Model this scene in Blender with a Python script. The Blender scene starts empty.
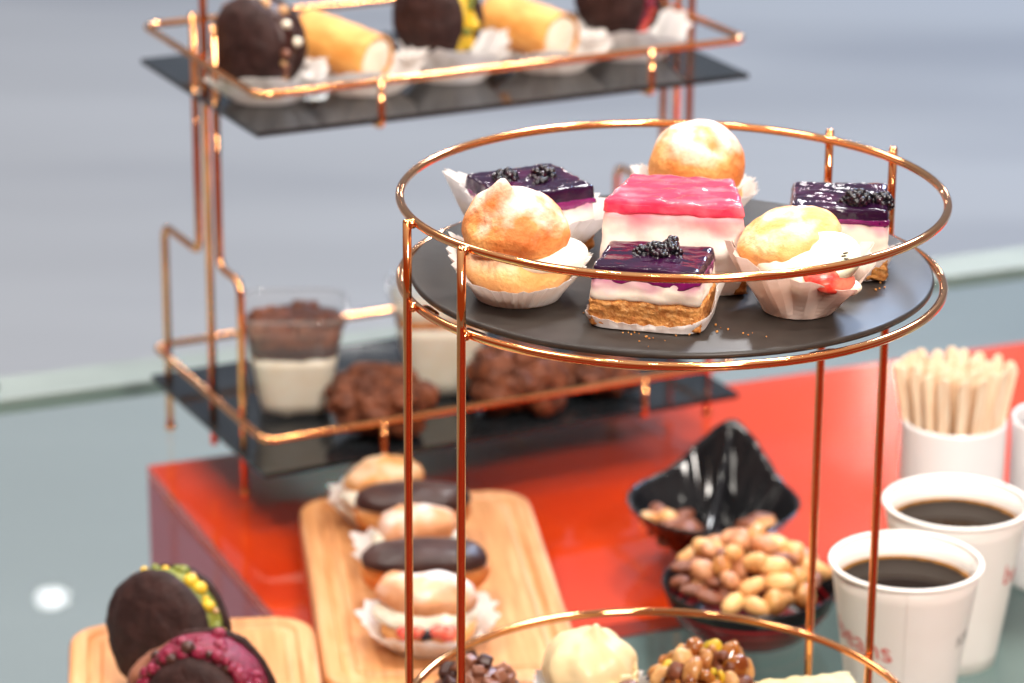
import bpy, bmesh, math, random
from mathutils import Vector, Matrix, noise
from math import sin, cos, pi, radians, sqrt, atan2, exp

rnd = random.Random(7)
S = bpy.context.scene
COL = S.collection

# ------------------------------------------------------------------ camera
PITCH, ROLL = 0.33314, 0.00653
cam = bpy.data.cameras.new("camera"); camo = bpy.data.objects.new("camera", cam); COL.objects.link(camo)
w_ = Vector((0, cos(PITCH), -sin(PITCH))); u_ = Vector((0, sin(PITCH), cos(PITCH))); r_ = Vector((1, 0, 0))
R_ = cos(ROLL)*r_ + sin(ROLL)*u_; U_ = -sin(ROLL)*r_ + cos(ROLL)*u_
M = Matrix((R_, U_, -w_)).transposed().to_4x4(); M.translation = Vector((-0.0761, -1.4345, 0.8018))
camo.matrix_world = M
cam.sensor_width = 36; cam.lens = 110.3; cam.clip_start = 0.05; cam.clip_end = 200
cam.dof.use_dof = True; cam.dof.focus_distance = 1.41; cam.dof.aperture_fstop = 9.3
S.camera = camo

# ------------------------------------------------------------------ world: the pale hall round the stand
W = bpy.data.worlds.new("World"); S.world = W; W.use_nodes = True
nt = W.node_tree; nt.nodes.clear()
def wn(t): return nt.nodes.new(t)
tc = wn('ShaderNodeTexCoord'); sep = wn('ShaderNodeSeparateXYZ'); nt.links.new(tc.outputs['Generated'], sep.inputs[0])
mr = wn('ShaderNodeMapRange'); mr.inputs['From Min'].default_value = -0.15; mr.inputs['From Max'].default_value = 0.8
nt.links.new(sep.outputs['Y'], mr.inputs['Value'])
mx = wn('ShaderNodeMix'); mx.data_type = 'RGBA'
mx.inputs['A'].default_value = (0.36, 0.085, 0.03, 1); mx.inputs['B'].default_value = (0.31, 0.35, 0.42, 1)
nt.links.new(mr.outputs[0], mx.inputs['Factor'])
mz = wn('ShaderNodeMapRange'); mz.inputs['From Min'].default_value = 0.35; mz.inputs['From Max'].default_value = 0.9
nt.links.new(sep.outputs['Z'], mz.inputs['Value'])
mx2 = wn('ShaderNodeMix'); mx2.data_type = 'RGBA'; mx2.inputs['B'].default_value = (0.95, 0.93, 0.92, 1)
nt.links.new(mx.outputs['Result'], mx2.inputs['A']); nt.links.new(mz.outputs[0], mx2.inputs['Factor'])
bg = wn('ShaderNodeBackground'); bg.inputs['Strength'].default_value = 0.75
wo = wn('ShaderNodeOutputWorld')
nt.links.new(mx2.outputs['Result'], bg.inputs['Color']); nt.links.new(bg.outputs[0], wo.inputs[0])

# ------------------------------------------------------------------ lamps
def area(name, loc, target, size, power, color=(1, 1, 1), shape='DISK', sy=None):
    L = bpy.data.lights.new(name, 'AREA'); L.shape = shape; L.size = size
    if sy: L.size_y = sy
    L.energy = power; L.color = color
    o = bpy.data.objects.new(name, L); COL.objects.link(o); o.location = loc
    d = Vector(target) - Vector(loc); o.rotation_euler = d.to_track_quat('-Z', 'Y').to_euler()
    return o
area('key_lamp', (0.75, -2.1, 1.95), (0, 0.1, 0.25), 0.6, 93, (1.0, 0.93, 0.85))
area('ceiling_lamp', (0.5, -0.5, 2.4), (0, 0.1, 0.3), 0.4, 26, (1.0, 0.95, 0.88))
area('ceiling_lamp', (-1.0, 0.1, 2.3), (-0.1, 0.2, 0.2), 0.5, 26, (1.0, 0.92, 0.82))
area('ceiling_lamp', (0.5, 1.6, 2.4), (0.0, 0.4, 0.1), 0.3, 40, (0.98, 0.98, 1.0))
for (x, y) in ((-0.7, -0.5), (-0.2, -0.9), (0.25, -0.35), (-0.35, 0.3), (0.7, 0.4), (0.15, 0.75), (-0.75, 1.2), (1.1, -0.3)):
    area('ceiling_spot', (x, y, 2.4), (x*0.3, y*0.3 + 0.1, 0.2), 0.07, 3.2, (1.0, 0.93, 0.84))
area('hall_lamp', (-1.23, 5.82, 2.4), (-1.23, 5.6, 0), 0.07, 0.2, (1, 1, 1))
area('hall_lamp', (3.0, 6.0, 4.8), (2.2, 5.6, -0.8), 1.6, 560, (0.50, 0.69, 1.0))
area('hall_lamp', (-2.5, 4.6, 4.8), (-2.0, 5.2, -0.8), 1.6, 160, (1.0, 0.96, 0.89))

for (x, y, z) in ((-1.5, 5.2, 1.30), (-0.5, 5.6, 1.38), (0.80, 5.3, 1.32), (1.5, 5.5, 1.42)):
    area('hall_lamp', (x, y, z), (0, 0.2, 0.38), 0.14, 5, (1.0, 0.96, 0.92))
S.view_settings.view_transform = 'Standard'; S.view_settings.look = 'None'
S.view_settings.exposure = 0.0; S.view_settings.gamma = 1.0
S.cycles.use_denoising = True
S.cycles.max_bounces = 10; S.cycles.transparent_max_bounces = 12; S.cycles.glossy_bounces = 5
S.cycles.caustics_reflective = False; S.cycles.caustics_refractive = False
S.cycles.sample_clamp_indirect = 6.0

# ------------------------------------------------------------------ materials
MATS = {}
def pmat(name, base, rough=0.5, metal=0.0, c2=None, nscale=60, lo=0.4, hi=0.6, bump=None, coat=0.0, sss=0.0,
         sssr=(1, .6, .4), stretch=None, zramp=None, c3=None, n3=20, lo3=.5, hi3=.65, spec=0.5, translucent=0.0,
         ior=1.5, up=None, sheen=0.0, detail=4.0, rough2=None, rand=False):
    """Principled material: base/c2 mixed by noise, c3 by a second noise, zramp=(z0,z1,colour) mixed by object height,
    up=(colour, amount) for dust that settles on upward faces."""
    m = bpy.data.materials.new(name); m.use_nodes = True; t = m.node_tree; N = t.nodes; L = t.links
    b = N['Principled BSDF']; b.inputs['Roughness'].default_value = rough; b.inputs['Metallic'].default_value = metal
    b.inputs['Specular IOR Level'].default_value = spec; b.inputs['IOR'].default_value = ior
    b.inputs['Coat Weight'].default_value = coat; b.inputs['Coat Roughness'].default_value = 0.04
    if sss:
        b.inputs['Subsurface Weight'].default_value = sss; b.inputs['Subsurface Radius'].default_value = sssr
        b.inputs['Subsurface Scale'].default_value = 0.003
    if sheen: b.inputs['Sheen Weight'].default_value = sheen
    tcn = N.new('ShaderNodeTexCoord'); vec = tcn.outputs['Object']
    if rand:
        oi = N.new('ShaderNodeObjectInfo'); ad = N.new('ShaderNodeVectorMath'); ad.operation = 'ADD'
        L.new(vec, ad.inputs[0]); L.new(oi.outputs['Random'], ad.inputs[1]); vec = ad.outputs[0]
    if stretch:
        mp = N.new('ShaderNodeMapping'); mp.inputs['Scale'].default_value = stretch; L.new(vec, mp.inputs[0]); vec = mp.outputs[0]
    def noi(sc, l, h, det=detail):
        n = N.new('ShaderNodeTexNoise'); n.inputs['Scale'].default_value = sc; n.inputs['Detail'].default_value = det
        L.new(vec, n.inputs['Vector'])
        r = N.new('ShaderNodeMapRange'); r.inputs['From Min'].default_value = l; r.inputs['From Max'].default_value = h
        L.new(n.outputs['Fac'], r.inputs['Value']); return r.outputs[0]
    def mix(f, a, bcol):
        k = N.new('ShaderNodeMix'); k.data_type = 'RGBA'
        if hasattr(f, 'links'): L.new(f, k.inputs['Factor'])
        else: k.inputs['Factor'].default_value = f
        for s_, v in (('A', a), ('B', bcol)):
            if hasattr(v, 'links'): L.new(v, k.inputs[s_])
            else: k.inputs[s_].default_value = (*v, 1)
        return k.outputs['Result']
    def mth(op, a, bb):
        k = N.new('ShaderNodeMath'); k.operation = op; k.use_clamp = True
        for i, v in enumerate((a, bb)):
            if hasattr(v, 'links'): L.new(v, k.inputs[i])
            else: k.inputs[i].default_value = v
        return k.outputs[0]
    c = base
    if c2:
        f = noi(nscale, lo, hi); c = mix(f, base, c2)
        if rough2 is not None:
            rr = N.new('ShaderNodeMapRange'); rr.inputs['To Min'].default_value = rough; rr.inputs['To Max'].default_value = rough2
            L.new(f, rr.inputs['Value']); L.new(rr.outputs[0], b.inputs['Roughness'])
    if c3: c = mix(noi(n3, lo3, hi3), c, c3)
    if zramp:
        z0, z1, zc = zramp[:3]
        sx = N.new('ShaderNodeSeparateXYZ'); L.new(tcn.outputs['Object'], sx.inputs[0])
        nz = N.new('ShaderNodeTexNoise'); nz.inputs['Scale'].default_value = 120 if len(zramp) < 4 else zramp[3]; L.new(tcn.outputs['Object'], nz.inputs['Vector'])
        k = N.new('ShaderNodeMath'); k.operation = 'MULTIPLY_ADD'; k.inputs[1].default_value = abs(z1 - z0)*1.6; 
        L.new(nz.outputs['Fac'], k.inputs[0])
        sb = N.new('ShaderNodeMath'); sb.operation = 'SUBTRACT'; sb.inputs[1].default_value = abs(z1 - z0)*0.8; L.new(sx.outputs['Z'], sb.inputs[0]); L.new(sb.outputs[0], k.inputs[2])
        r = N.new('ShaderNodeMapRange'); r.inputs['From Min'].default_value = z0; r.inputs['From Max'].default_value = z1; L.new(k.outputs[0], r.inputs['Value'])
        c = mix(r.outputs[0], c, zc)
    if up:
        g = N.new('ShaderNodeNewGeometry'); s2 = N.new('ShaderNodeSeparateXYZ'); L.new(g.outputs['Normal'], s2.inputs[0])
        r = N.new('ShaderNodeMapRange'); r.inputs['From Min'].default_value = up[2] if len(up) > 2 else 0.3; r.inputs['From Max'].default_value = 1.0; L.new(s2.outputs['Z'], r.inputs['Value'])
        f = mth('MULTIPLY', mth('MULTIPLY', r.outputs[0], noi(up[3] if len(up) > 3 else 55, .44, .60)), up[1]); c = mix(f, c, up[0])
    if hasattr(c, 'links'): L.new(c, b.inputs['Base Color'])
    else: b.inputs['Base Color'].default_value = (*c, 1)
    if bump:
        n = N.new('ShaderNodeTexNoise'); n.inputs['Scale'].default_value = bump[0]; n.inputs['Detail'].default_value = 5; L.new(vec, n.inputs['Vector'])
        bp = N.new('ShaderNodeBump'); bp.inputs['Strength'].default_value = bump[1]; bp.inputs['Distance'].default_value = bump[2]
        L.new(n.outputs['Fac'], bp.inputs['Height']); L.new(bp.outputs[0], b.inputs['Normal'])
        if coat: pass
    if translucent:
        tr = N.new('ShaderNodeBsdfTranslucent'); 
        if hasattr(c, 'links'): L.new(c, tr.inputs['Color'])
        else: tr.inputs['Color'].default_value = (*c, 1)
        ms = N.new('ShaderNodeMixShader'); ms.inputs[0].default_value = translucent
        L.new(b.outputs[0], ms.inputs[1]); L.new(tr.outputs[0], ms.inputs[2]); L.new(ms.outputs[0], N['Material Output'].inputs[0])
    MATS[name] = m
    return m

def sheet_glass(name, tint, rough=0.01, ior=1.5, haze=0.0, hcol=(.8, .85, .85)):
    m = bpy.data.materials.new(name); m.use_nodes = True; t = m.node_tree; N = t.nodes; L = t.links; N.remove(N['Principled BSDF'])
    tr = N.new('ShaderNodeBsdfTransparent'); tr.inputs[0].default_value = (*tint, 1)
    gl = N.new('ShaderNodeBsdfGlossy'); gl.inputs['Roughness'].default_value = rough
    fr = N.new('ShaderNodeFresnel'); fr.inputs['IOR'].default_value = ior
    # thin sheet: the far face sees the same outside index, so keep the fresnel single-sided
    g = N.new('ShaderNodeNewGeometry'); mm = N.new('ShaderNodeMath'); mm.operation = 'SUBTRACT'; mm.inputs[0].default_value = 1; L.new(g.outputs['Backfacing'], mm.inputs[1])
    ml = N.new('ShaderNodeMath'); ml.operation = 'MULTIPLY'; L.new(fr.outputs[0], ml.inputs[0]); L.new(mm.outputs[0], ml.inputs[1])
    ms = N.new('ShaderNodeMixShader'); L.new(ml.outputs[0], ms.inputs[0])
    src = tr.outputs[0]
    if haze:
        df = N.new('ShaderNodeBsdfDiffuse'); df.inputs[0].default_value = (*hcol, 1)
        mh = N.new('ShaderNodeMixShader'); mh.inputs[0].default_value = haze; L.new(tr.outputs[0], mh.inputs[1]); L.new(df.outputs[0], mh.inputs[2]); src = mh.outputs[0]
    L.new(src, ms.inputs[1]); L.new(gl.outputs[0], ms.inputs[2]); L.new(ms.outputs[0], N['Material Output'].inputs[0])
    return m

COPPER = pmat('polished_copper', (0.98, 0.47, 0.20), 0.06, 1.0, c2=(0.95, 0.40, 0.15), nscale=30, rough2=0.13)
SLATE = pmat('dark_slate_plate', (0.027, 0.021, 0.018), 0.38, c2=(0.034, 0.027, 0.023), nscale=90, bump=(900, .03, .0003), rough2=.41, spec=.3)
BLACKGLASS = pmat('black_glass_shelf', (0.012, 0.014, 0.016), 0.06, c2=(0.016, 0.018, 0.02), nscale=40, rough2=.1)
FLOOR = pmat('grey_hall_floor', (0.250, 0.250, 0.248), 0.55, c2=(0.278, 0.278, 0.275), nscale=1.1, stretch=(.5, 2.2, 1), lo=.35, hi=.65, c3=(0.205, 0.207, 0.212), n3=0.9, lo3=.5, hi3=.7)
REDTOP = pmat('red_lacquer', (0.86, 0.050, 0.006), 0.12, c2=(0.78, 0.038, 0.006), nscale=6, rough2=.2)
DEEPRED = pmat('added_red_reflector', (0.17, 0.008, 0.004), 0.2, c2=(0.14, 0.007, 0.004), nscale=6)
MAUVE = pmat('mauve_reflection_side', (0.55, 0.07, 0.12), 0.35, c2=(0.60, 0.09, 0.15), nscale=9)  # red box side, dulled by a glass reflection painted into its colour
GREYPANEL = pmat('grey_front_panel', (0.36, 0.40, 0.41), 0.4, c2=(0.33, 0.37, 0.38), nscale=7)
TEALPANEL = pmat('pale_teal_panel', (0.49, 0.57, 0.47), 0.5, c2=(0.54, 0.62, 0.52), nscale=4)
GLASS = sheet_glass('counter_glass', (0.93, 0.985, 0.962), 0.015, haze=0)
FROST = pmat('frosted_glass_edge', (0.19, 0.22, 0.20), 0.45, c2=(0.215, 0.25, 0.225), nscale=14)
WOOD = pmat('beech_board', (0.66, 0.30, 0.115), 0.42, c2=(0.56, 0.235, 0.08), nscale=26, stretch=(9, .7, 1), c3=(0.72, 0.36, 0.16), n3=18, bump=(140, .12, .0006))
CRUMB = pmat('biscuit_crumb', (0.62, 0.27, 0.065), 0.75, c2=(0.42, 0.14, 0.025), nscale=260, c3=(0.66, 0.33, 0.11), n3=420, lo3=.52, hi3=.66, bump=(600, .8, .0012), rand=True)
def cream_mat(top): return pmat('cheesecake_cream', (0.86, 0.76, 0.63), 0.5, c2=(0.80, 0.69, 0.57), nscale=90, sss=.25, bump=(180, .25, .0006), zramp=(top-.0072, top+.0022, (0.55, 0.10, 0.27), 85), rand=True)
CREAMPINK = pmat('pink_cheesecake_cream', (0.88, 0.78, 0.69), 0.5, c2=(0.86, 0.69, 0.62), nscale=90, sss=.25, bump=(200, .3, .0006), zramp=(.0275, .0380, (0.76, 0.15, 0.21), 75))
JELLY = pmat('blueberry_jelly', (0.016, 0.003, 0.018), 0.07, c2=(0.055, 0.004, 0.033), nscale=55, lo=.48, hi=.72, spec=.35, coat=.1, bump=(85, .5, .0025), rand=True)
JELLYEDGE = pmat('blueberry_jelly_edge', (0.20, 0.006, 0.10), 0.1, c2=(0.10, 0.004, 0.06), nscale=120, coat=.5, bump=(200, .3, .0008), rand=True)
PINKJELLY = pmat('strawberry_jelly', (0.72, 0.035, 0.085), 0.09, c2=(0.82, 0.17, 0.22), nscale=60, stretch=(1, 2.2, 1), lo=.45, hi=.72, coat=.6, bump=(60, .5, .0025), sss=.1)  # lighter pink streaks put glossy highlights into the colour
BERRY = pmat('black_berry', (0.005, 0.004, 0.007), 0.2, c2=(0.045, 0.004, 0.018), nscale=260, lo=.5, hi=.75, bump=(900, .4, .0006))
CHOUX = pmat('golden_choux', (0.72, 0.205, 0.035), 0.7, c2=(0.79, 0.345, 0.10), nscale=45, lo=.38, hi=.62, c3=(0.56, 0.135, 0.02), n3=32, lo3=.52, hi3=.68, bump=(330, .9, .0014), sss=.05,
             up=((0.93, 0.87, 0.82), .85, .25, 42), rand=True)
CHOUXPALE = pmat('pale_choux', (0.76, 0.34, 0.10), 0.66, c2=(0.81, 0.45, 0.18), nscale=60, c3=(0.70, 0.28, 0.07), n3=35, lo3=.5, hi3=.68, bump=(330, .9, .0014), sss=.1, rand=True, up=((0.93, 0.84, 0.74), .38, .1, 60))
WHIP = pmat('whipped_cream', (0.84, 0.77, 0.63), 0.5, c2=(0.80, 0.70, 0.54), nscale=60, sss=.3, bump=(140, .2, .0006), rand=True)
PAPER = pmat('white_paper_case', (0.90, 0.87, 0.85), 0.65, c2=(0.86, 0.82, 0.79), nscale=60, translucent=.45, bump=(300, .12, .0004), rand=True)
WAXPAPER = pmat('waxed_paper_case', (0.90, 0.80, 0.73), 0.45, c2=(0.88, 0.72, 0.63), nscale=42, translucent=.45, bump=(200, .2, .0005))
KIWI = pmat('pale_kiwi', (0.82, 0.78, 0.60), 0.3, c2=(0.74, 0.72, 0.46), nscale=130)
SEED = pmat('kiwi_seed', (0.04, 0.015, 0.02), 0.3)
STRAW = pmat('strawberry_flesh', (0.66, 0.035, 0.022), 0.25, c2=(0.76, 0.17, 0.10), nscale=160, bump=(260, .4, .0008))
COCOA = pmat('dark_cocoa_cake', (0.022, 0.008, 0.007), 0.65, c2=(0.036, 0.014, 0.012), nscale=120, spec=.25, bump=(220, .8, .0016), rand=True)
MILKCHOC = pmat('milk_chocolate', (0.20, 0.070, 0.036), 0.4, c2=(0.26, 0.10, 0.055), nscale=90, bump=(150, .3, .0008), rand=True)
CHOC = pmat('chocolate_glaze', (0.035, 0.011, 0.009), 0.38, c2=(0.06, 0.022, 0.016), nscale=60, spec=.35, bump=(110, .5, .0014), rand=True)
TRUFFLE = pmat('truffle_coating', (0.21, 0.065, 0.028), 0.55, c2=(0.09, 0.028, 0.014), nscale=80, spec=.3, bump=(190, .9, .002), rand=True)
WAFER = pmat('golden_wafer', (0.76, 0.36, 0.09), 0.55, c2=(0.66, 0.26, 0.05), nscale=60, stretch=(1, 1, 3), bump=(220, .5, .0008), rand=True)
PALEWAFER = pmat('pale_wafer', (0.86, 0.70, 0.36), 0.6, c2=(0.80, 0.60, 0.27), nscale=90, bump=(200, .5, .001))
WHITECHOC = pmat('white_chocolate', (0.88, 0.70, 0.40), 0.4, c2=(0.86, 0.66, 0.36), nscale=40, bump=(120, .2, .0008), sss=.15)
PISTY = pmat('pistachio_yellow', (0.75, 0.42, 0.02), 0.5, c2=(0.62, 0.46, 0.03), nscale=200)
PISTG = pmat('pistachio_green', (0.12, 0.15, 0.018), 0.5, c2=(0.22, 0.22, 0.025), nscale=200)
REDCRUMB = pmat('red_crumbs', (0.14, 0.003, 0.020), 0.35, c2=(0.24, 0.006, 0.036), nscale=300, bump=(500, .9, .0015))
CARAMEL = pmat('caramel_glaze', (0.42, 0.14, 0.02), 0.15, c2=(0.22, 0.05, 0.012), nscale=90, coat=.5, rand=True)
HAZEL = pmat('roasted_hazelnut', (0.64, 0.32, 0.10), 0.4, c2=(0.44, 0.16, 0.045), nscale=140, coat=.2, rand=True)
PEANUT = pmat('shelled_peanut', (0.74, 0.43, 0.17), 0.45, c2=(0.62, 0.29, 0.10), nscale=90, bump=(200, .25, .0006), rand=True)
ALMOND = pmat('brown_almond', (0.23, 0.070, 0.030), 0.5, c2=(0.15, 0.042, 0.018), nscale=160, stretch=(1, 1, .3), bump=(300, .35, .0006), rand=True)
NUTSKIN = pmat('pink_brown_nut', (0.58, 0.27, 0.13), 0.45, c2=(0.42, 0.155, 0.065), nscale=120, bump=(200, .2, .0006), rand=True)
LACQUER = pmat('black_lacquer', (0.006, 0.006, 0.007), 0.07, c2=(0.009, 0.009, 0.010), nscale=40, spec=.35)
CUPPAPER = pmat('white_cup_paper', (0.83, 0.78, 0.73), 0.5, c2=(0.81, 0.755, 0.70), nscale=30, sss=.05)
PORCELAIN = pmat('white_porcelain', (0.80, 0.77, 0.77), 0.25, c2=(0.77, 0.74, 0.74), nscale=20, coat=.2)
STICK = pmat('pale_birch_stick', (0.87, 0.71, 0.52), 0.6, c2=(0.78, 0.55, 0.36), nscale=60, stretch=(8, 8, .8), rand=True)
BLACKPLASTIC = pmat('black_plastic', (0.012, 0.012, 0.013), 0.35)
ORANGE = pmat('orange_sauce', (0.88, 0.42, 0.07), 0.15, c2=(0.72, 0.22, 0.02), nscale=70, coat=.4)
REDPRINT = pmat('red_print', (0.66, 0.10, 0.075), 0.5)
GREYPRINT = pmat('grey_print', (0.30, 0.28, 0.26), 0.5)
CLEAR = sheet_glass('clear_plastic', (0.93, 0.94, 0.94), 0.03, 1.45, haze=.10, hcol=(.85, .8, .78))
NUGGET = pmat('nougat_pieces', (0.62, 0.36, 0.16), 0.4, c2=(0.42, 0.2, 0.09), nscale=200)
def coffee_mat():
    m = pmat('black_coffee', (0.012, 0.006, 0.003), 0.04, spec=.07)
    t = m.node_tree; N = t.nodes; L = t.links; b = N['Principled BSDF']
    tcn = N.new('ShaderNodeTexCoord'); mp = N.new('ShaderNodeMapping'); mp.inputs['Scale'].default_value = (1, 1, 0); L.new(tcn.outputs['Object'], mp.inputs[0])
    ln = N.new('ShaderNodeVectorMath'); ln.operation = 'LENGTH'; L.new(mp.outputs[0], ln.inputs[0])
    n = N.new('ShaderNodeTexNoise'); n.inputs['Scale'].default_value = 160; L.new(tcn.outputs['Object'], n.inputs['Vector'])
    k = N.new('ShaderNodeMath'); k.operation = 'MULTIPLY_ADD'; k.inputs[1].default_value = 0.004; L.new(n.outputs['Fac'], k.inputs[0]); L.new(ln.outputs['Value'], k.inputs[2])
    r = N.new('ShaderNodeMapRange'); r.inputs['From Min'].default_value = 0.0385; r.inputs['From Max'].default_value = 0.0428; L.new(k.outputs[0], r.inputs['Value'])
    x = N.new('ShaderNodeMix'); x.data_type = 'RGBA'; x.inputs['A'].default_value = (0.012, 0.006, 0.003, 1); x.inputs['B'].default_value = (0.45, 0.19, 0.03, 1)
    L.new(r.outputs[0], x.inputs['Factor']); L.new(x.outputs['Result'], b.inputs['Base Color'])
    return m
COFFEE = coffee_mat()
def band_mat():
    m = pmat('striped_lacquer', (0.01, 0.01, 0.011), 0.2, spec=.2)
    t = m.node_tree; N = t.nodes; L = t.links; b = N['Principled BSDF']
    tcn = N.new('ShaderNodeTexCoord'); sx = N.new('ShaderNodeSeparateXYZ'); L.new(tcn.outputs['Object'], sx.inputs[0])
    sn = N.new('ShaderNodeMath'); sn.operation = 'SINE'; ml = N.new('ShaderNodeMath'); ml.operation = 'MULTIPLY'; ml.inputs[1].default_value = 1150
    L.new(sx.outputs['Z'], ml.inputs[0]); L.new(ml.outputs[0], sn.inputs[0])
    r = N.new('ShaderNodeMapRange'); r.inputs['From Min'].default_value = -.4; r.inputs['From Max'].default_value = .5; L.new(sn.outputs[0], r.inputs['Value'])
    lt = N.new('ShaderNodeMath'); lt.operation = 'LESS_THAN'; lt.inputs[1].default_value = 0.0265; L.new(sx.outputs['Z'], lt.inputs[0])
    mm = N.new('ShaderNodeMath'); mm.operation = 'MULTIPLY'; L.new(r.outputs[0], mm.inputs[0]); L.new(lt.outputs[0], mm.inputs[1])
    x = N.new('ShaderNodeMix'); x.data_type = 'RGBA'; x.inputs['A'].default_value = (0.01, 0.009, 0.01, 1); x.inputs['B'].default_value = (0.34, 0.012, 0.016, 1)
    L.new(mm.outputs[0], x.inputs['Factor']); L.new(x.outputs['Result'], b.inputs['Base Color'])
    return m
STRIPED = band_mat()

# ------------------------------------------------------------------ object helpers
def mk(name, geo, mat, parent=None, smooth=True, thick=None, sub=0, bevel=None):
    vs, fs = geo
    me = bpy.data.meshes.new(name); me.from_pydata([tuple(v) for v in vs], [], fs); me.validate(); me.update()
    o = bpy.data.objects.new(name, me); COL.objects.link(o); me.materials.append(mat)
    if smooth: me.polygons.foreach_set('use_smooth', [True]*len(me.polygons))
    if thick:
        md = o.modifiers.new('solid', 'SOLIDIFY'); md.thickness = thick; md.offset = 0
    if bevel:
        md = o.modifiers.new('bevel', 'BEVEL'); md.width = bevel; md.segments = 3; md.limit_method = 'ANGLE'
    if sub:
        md = o.modifiers.new('sub', 'SUBSURF'); md.levels = sub; md.render_levels = sub
    if parent: o.parent = parent
    return o
def tag(o, label, cat, group=None, kind=None):
    if label: o['label'] = label
    if cat: o['category'] = cat
    if group: o['group'] = group
    if kind: o['kind'] = kind
    return o
def thing(name, label, cat, loc=(0, 0, 0), rz=0.0, group=None, rot=None):
    o = bpy.data.objects.new(name, None); COL.objects.link(o); o.empty_display_size = .02
    o.location = loc; o.rotation_euler = rot if rot else (0, 0, rz)
    return tag(o, label, cat, group)
def dup(root, loc, rz=None, label=None, rot=None):
    r = root.copy(); COL.objects.link(r); r.location = loc
    if rot: r.rotation_euler = rot
    elif rz is not None: r.rotation_euler = (0, 0, rz)
    if label: r['label'] = label
    for ch in list(root.children):
        c = ch.copy(); COL.objects.link(c); c.parent = r
        for g in ch.children:
            d = g.copy(); COL.objects.link(d); d.parent = c
    return r
def join(*geos):
    V, F = [], []
    for vs, fs in geos:
        k = len(V); V += [Vector(v) for v in vs]; F += [[i+k for i in f] for f in fs]
    return V, F
def xf(geo, loc=(0, 0, 0), rot=(0, 0, 0), sc=(1, 1, 1)):
    from mathutils import Euler
    m = Matrix.Translation(loc) @ Euler(rot).to_matrix().to_4x4() @ Matrix.Diagonal((*sc, 1))
    return [m @ Vector(v) for v in geo[0]], geo[1]
def tube(pts, r, n=10, closed=False, caps=True, rfun=None):
    P = [Vector(p) for p in pts]; m = len(P); V = []; F = []
    T = []
    for i in range(m):
        if closed: t = P[(i+1) % m] - P[i-1]
        else: t = P[min(i+1, m-1)] - P[max(i-1, 0)]
        T.append(t.normalized())
    nrm = T[0].orthogonal().normalized()
    if closed: nrm = Vector((0, 0, 1))
    for i in range(m):
        nrm = (nrm - T[i]*nrm.dot(T[i])).normalized(); b = T[i].cross(nrm)
        rr = r if rfun is None else rfun(i/(m-1))
        for k in range(n):
            a = 2*pi*k/n; V.append(P[i] + rr*(cos(a)*nrm + sin(a)*b))
    for i in range(m if closed else m-1):
        j = (i+1) % m
        for k in range(n):
            k2 = (k+1) % n; F.append([i*n+k, i*n+k2, j*n+k2, j*n+k])
    if not closed and caps:
        F.append([k for k in range(n)][::-1]); F.append([(m-1)*n+k for k in range(n)])
    return V, F
def fillet(pts, rad, k=6):
    P = [Vector(p) for p in pts]; out = [P[0]]
    for i in range(1, len(P)-1):
        a, b, c = P[i-1], P[i], P[i+1]; d1 = (a-b); d2 = (c-b); q = min(rad, d1.length*.45, d2.length*.45)
        s, e = b + d1.normalized()*q, b + d2.normalized()*q
        for j in range(k+1):
            t = j/k; out.append((1-t)**2*s + 2*t*(1-t)*b + t*t*e)
    return out + [P[-1]]
def circle(R, z, n=120, c=(0, 0)): return [(c[0]+R*cos(2*pi*i/n), c[1]+R*sin(2*pi*i/n), z) for i in range(n)]
def lathe(prof, n=64, fn=None, close=False):
    """prof = [(r,z)...]; r=0 ends collapse. fn(theta, i, r, z) -> (r, z)."""
    V, F = [], []; rings = []
    for i, (r, z) in enumerate(prof):
        if r < 1e-7: V.append(Vector((0, 0, z))); rings.append([len(V)-1]*n); continue
        row = []
        for k in range(n):
            a = 2*pi*k/n; rr, zz = (r, z) if fn is None else fn(a, i, r, z)
            V.append(Vector((rr*cos(a), rr*sin(a), zz))); row.append(len(V)-1)
        rings.append(row)
    for i in range(len(rings)-1):
        A, B = rings[i], rings[i+1]
        for k in range(n):
            k2 = (k+1) % n; q = [A[k], A[k2], B[k2], B[k]]; q = list(dict.fromkeys(q))
            if len(q) > 2: F.append(q)
    return V, F
def ball(r=1.0, sub=3):
    bm = bmesh.new(); bmesh.ops.create_icosphere(bm, subdivisions=sub, radius=r)
    g = ([v.co.copy() for v in bm.verts], [[v.index for v in f.verts] for f in bm.faces]); bm.free(); return g
BALLS = {k: ball(1.0, k) for k in (1, 2, 3, 4, 5)}
def fbm(p, sc, o=3):
    v = 0; a = 1; p = Vector(p)*sc
    for _ in range(o): v += a*noise.noise(p); p = p*2.03 + Vector((3.1, 1.7, 9.2)); a *= .5
    return v
def blob(rx, ry, rz, amp=0.0, sc=40, seed=0, sub=4, fn=None, o=3):
    V = []
    off = Vector((seed*7.13, seed*3.7, seed*1.9))
    for v in BALLS[sub][0]:
        p = Vector((v.x*rx, v.y*ry, v.z*rz))
        if fn: p = fn(p, v)
        p = p + v*amp*fbm(p + off*.05, sc, o); V.append(p)
    return V, BALLS[sub][1]
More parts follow.
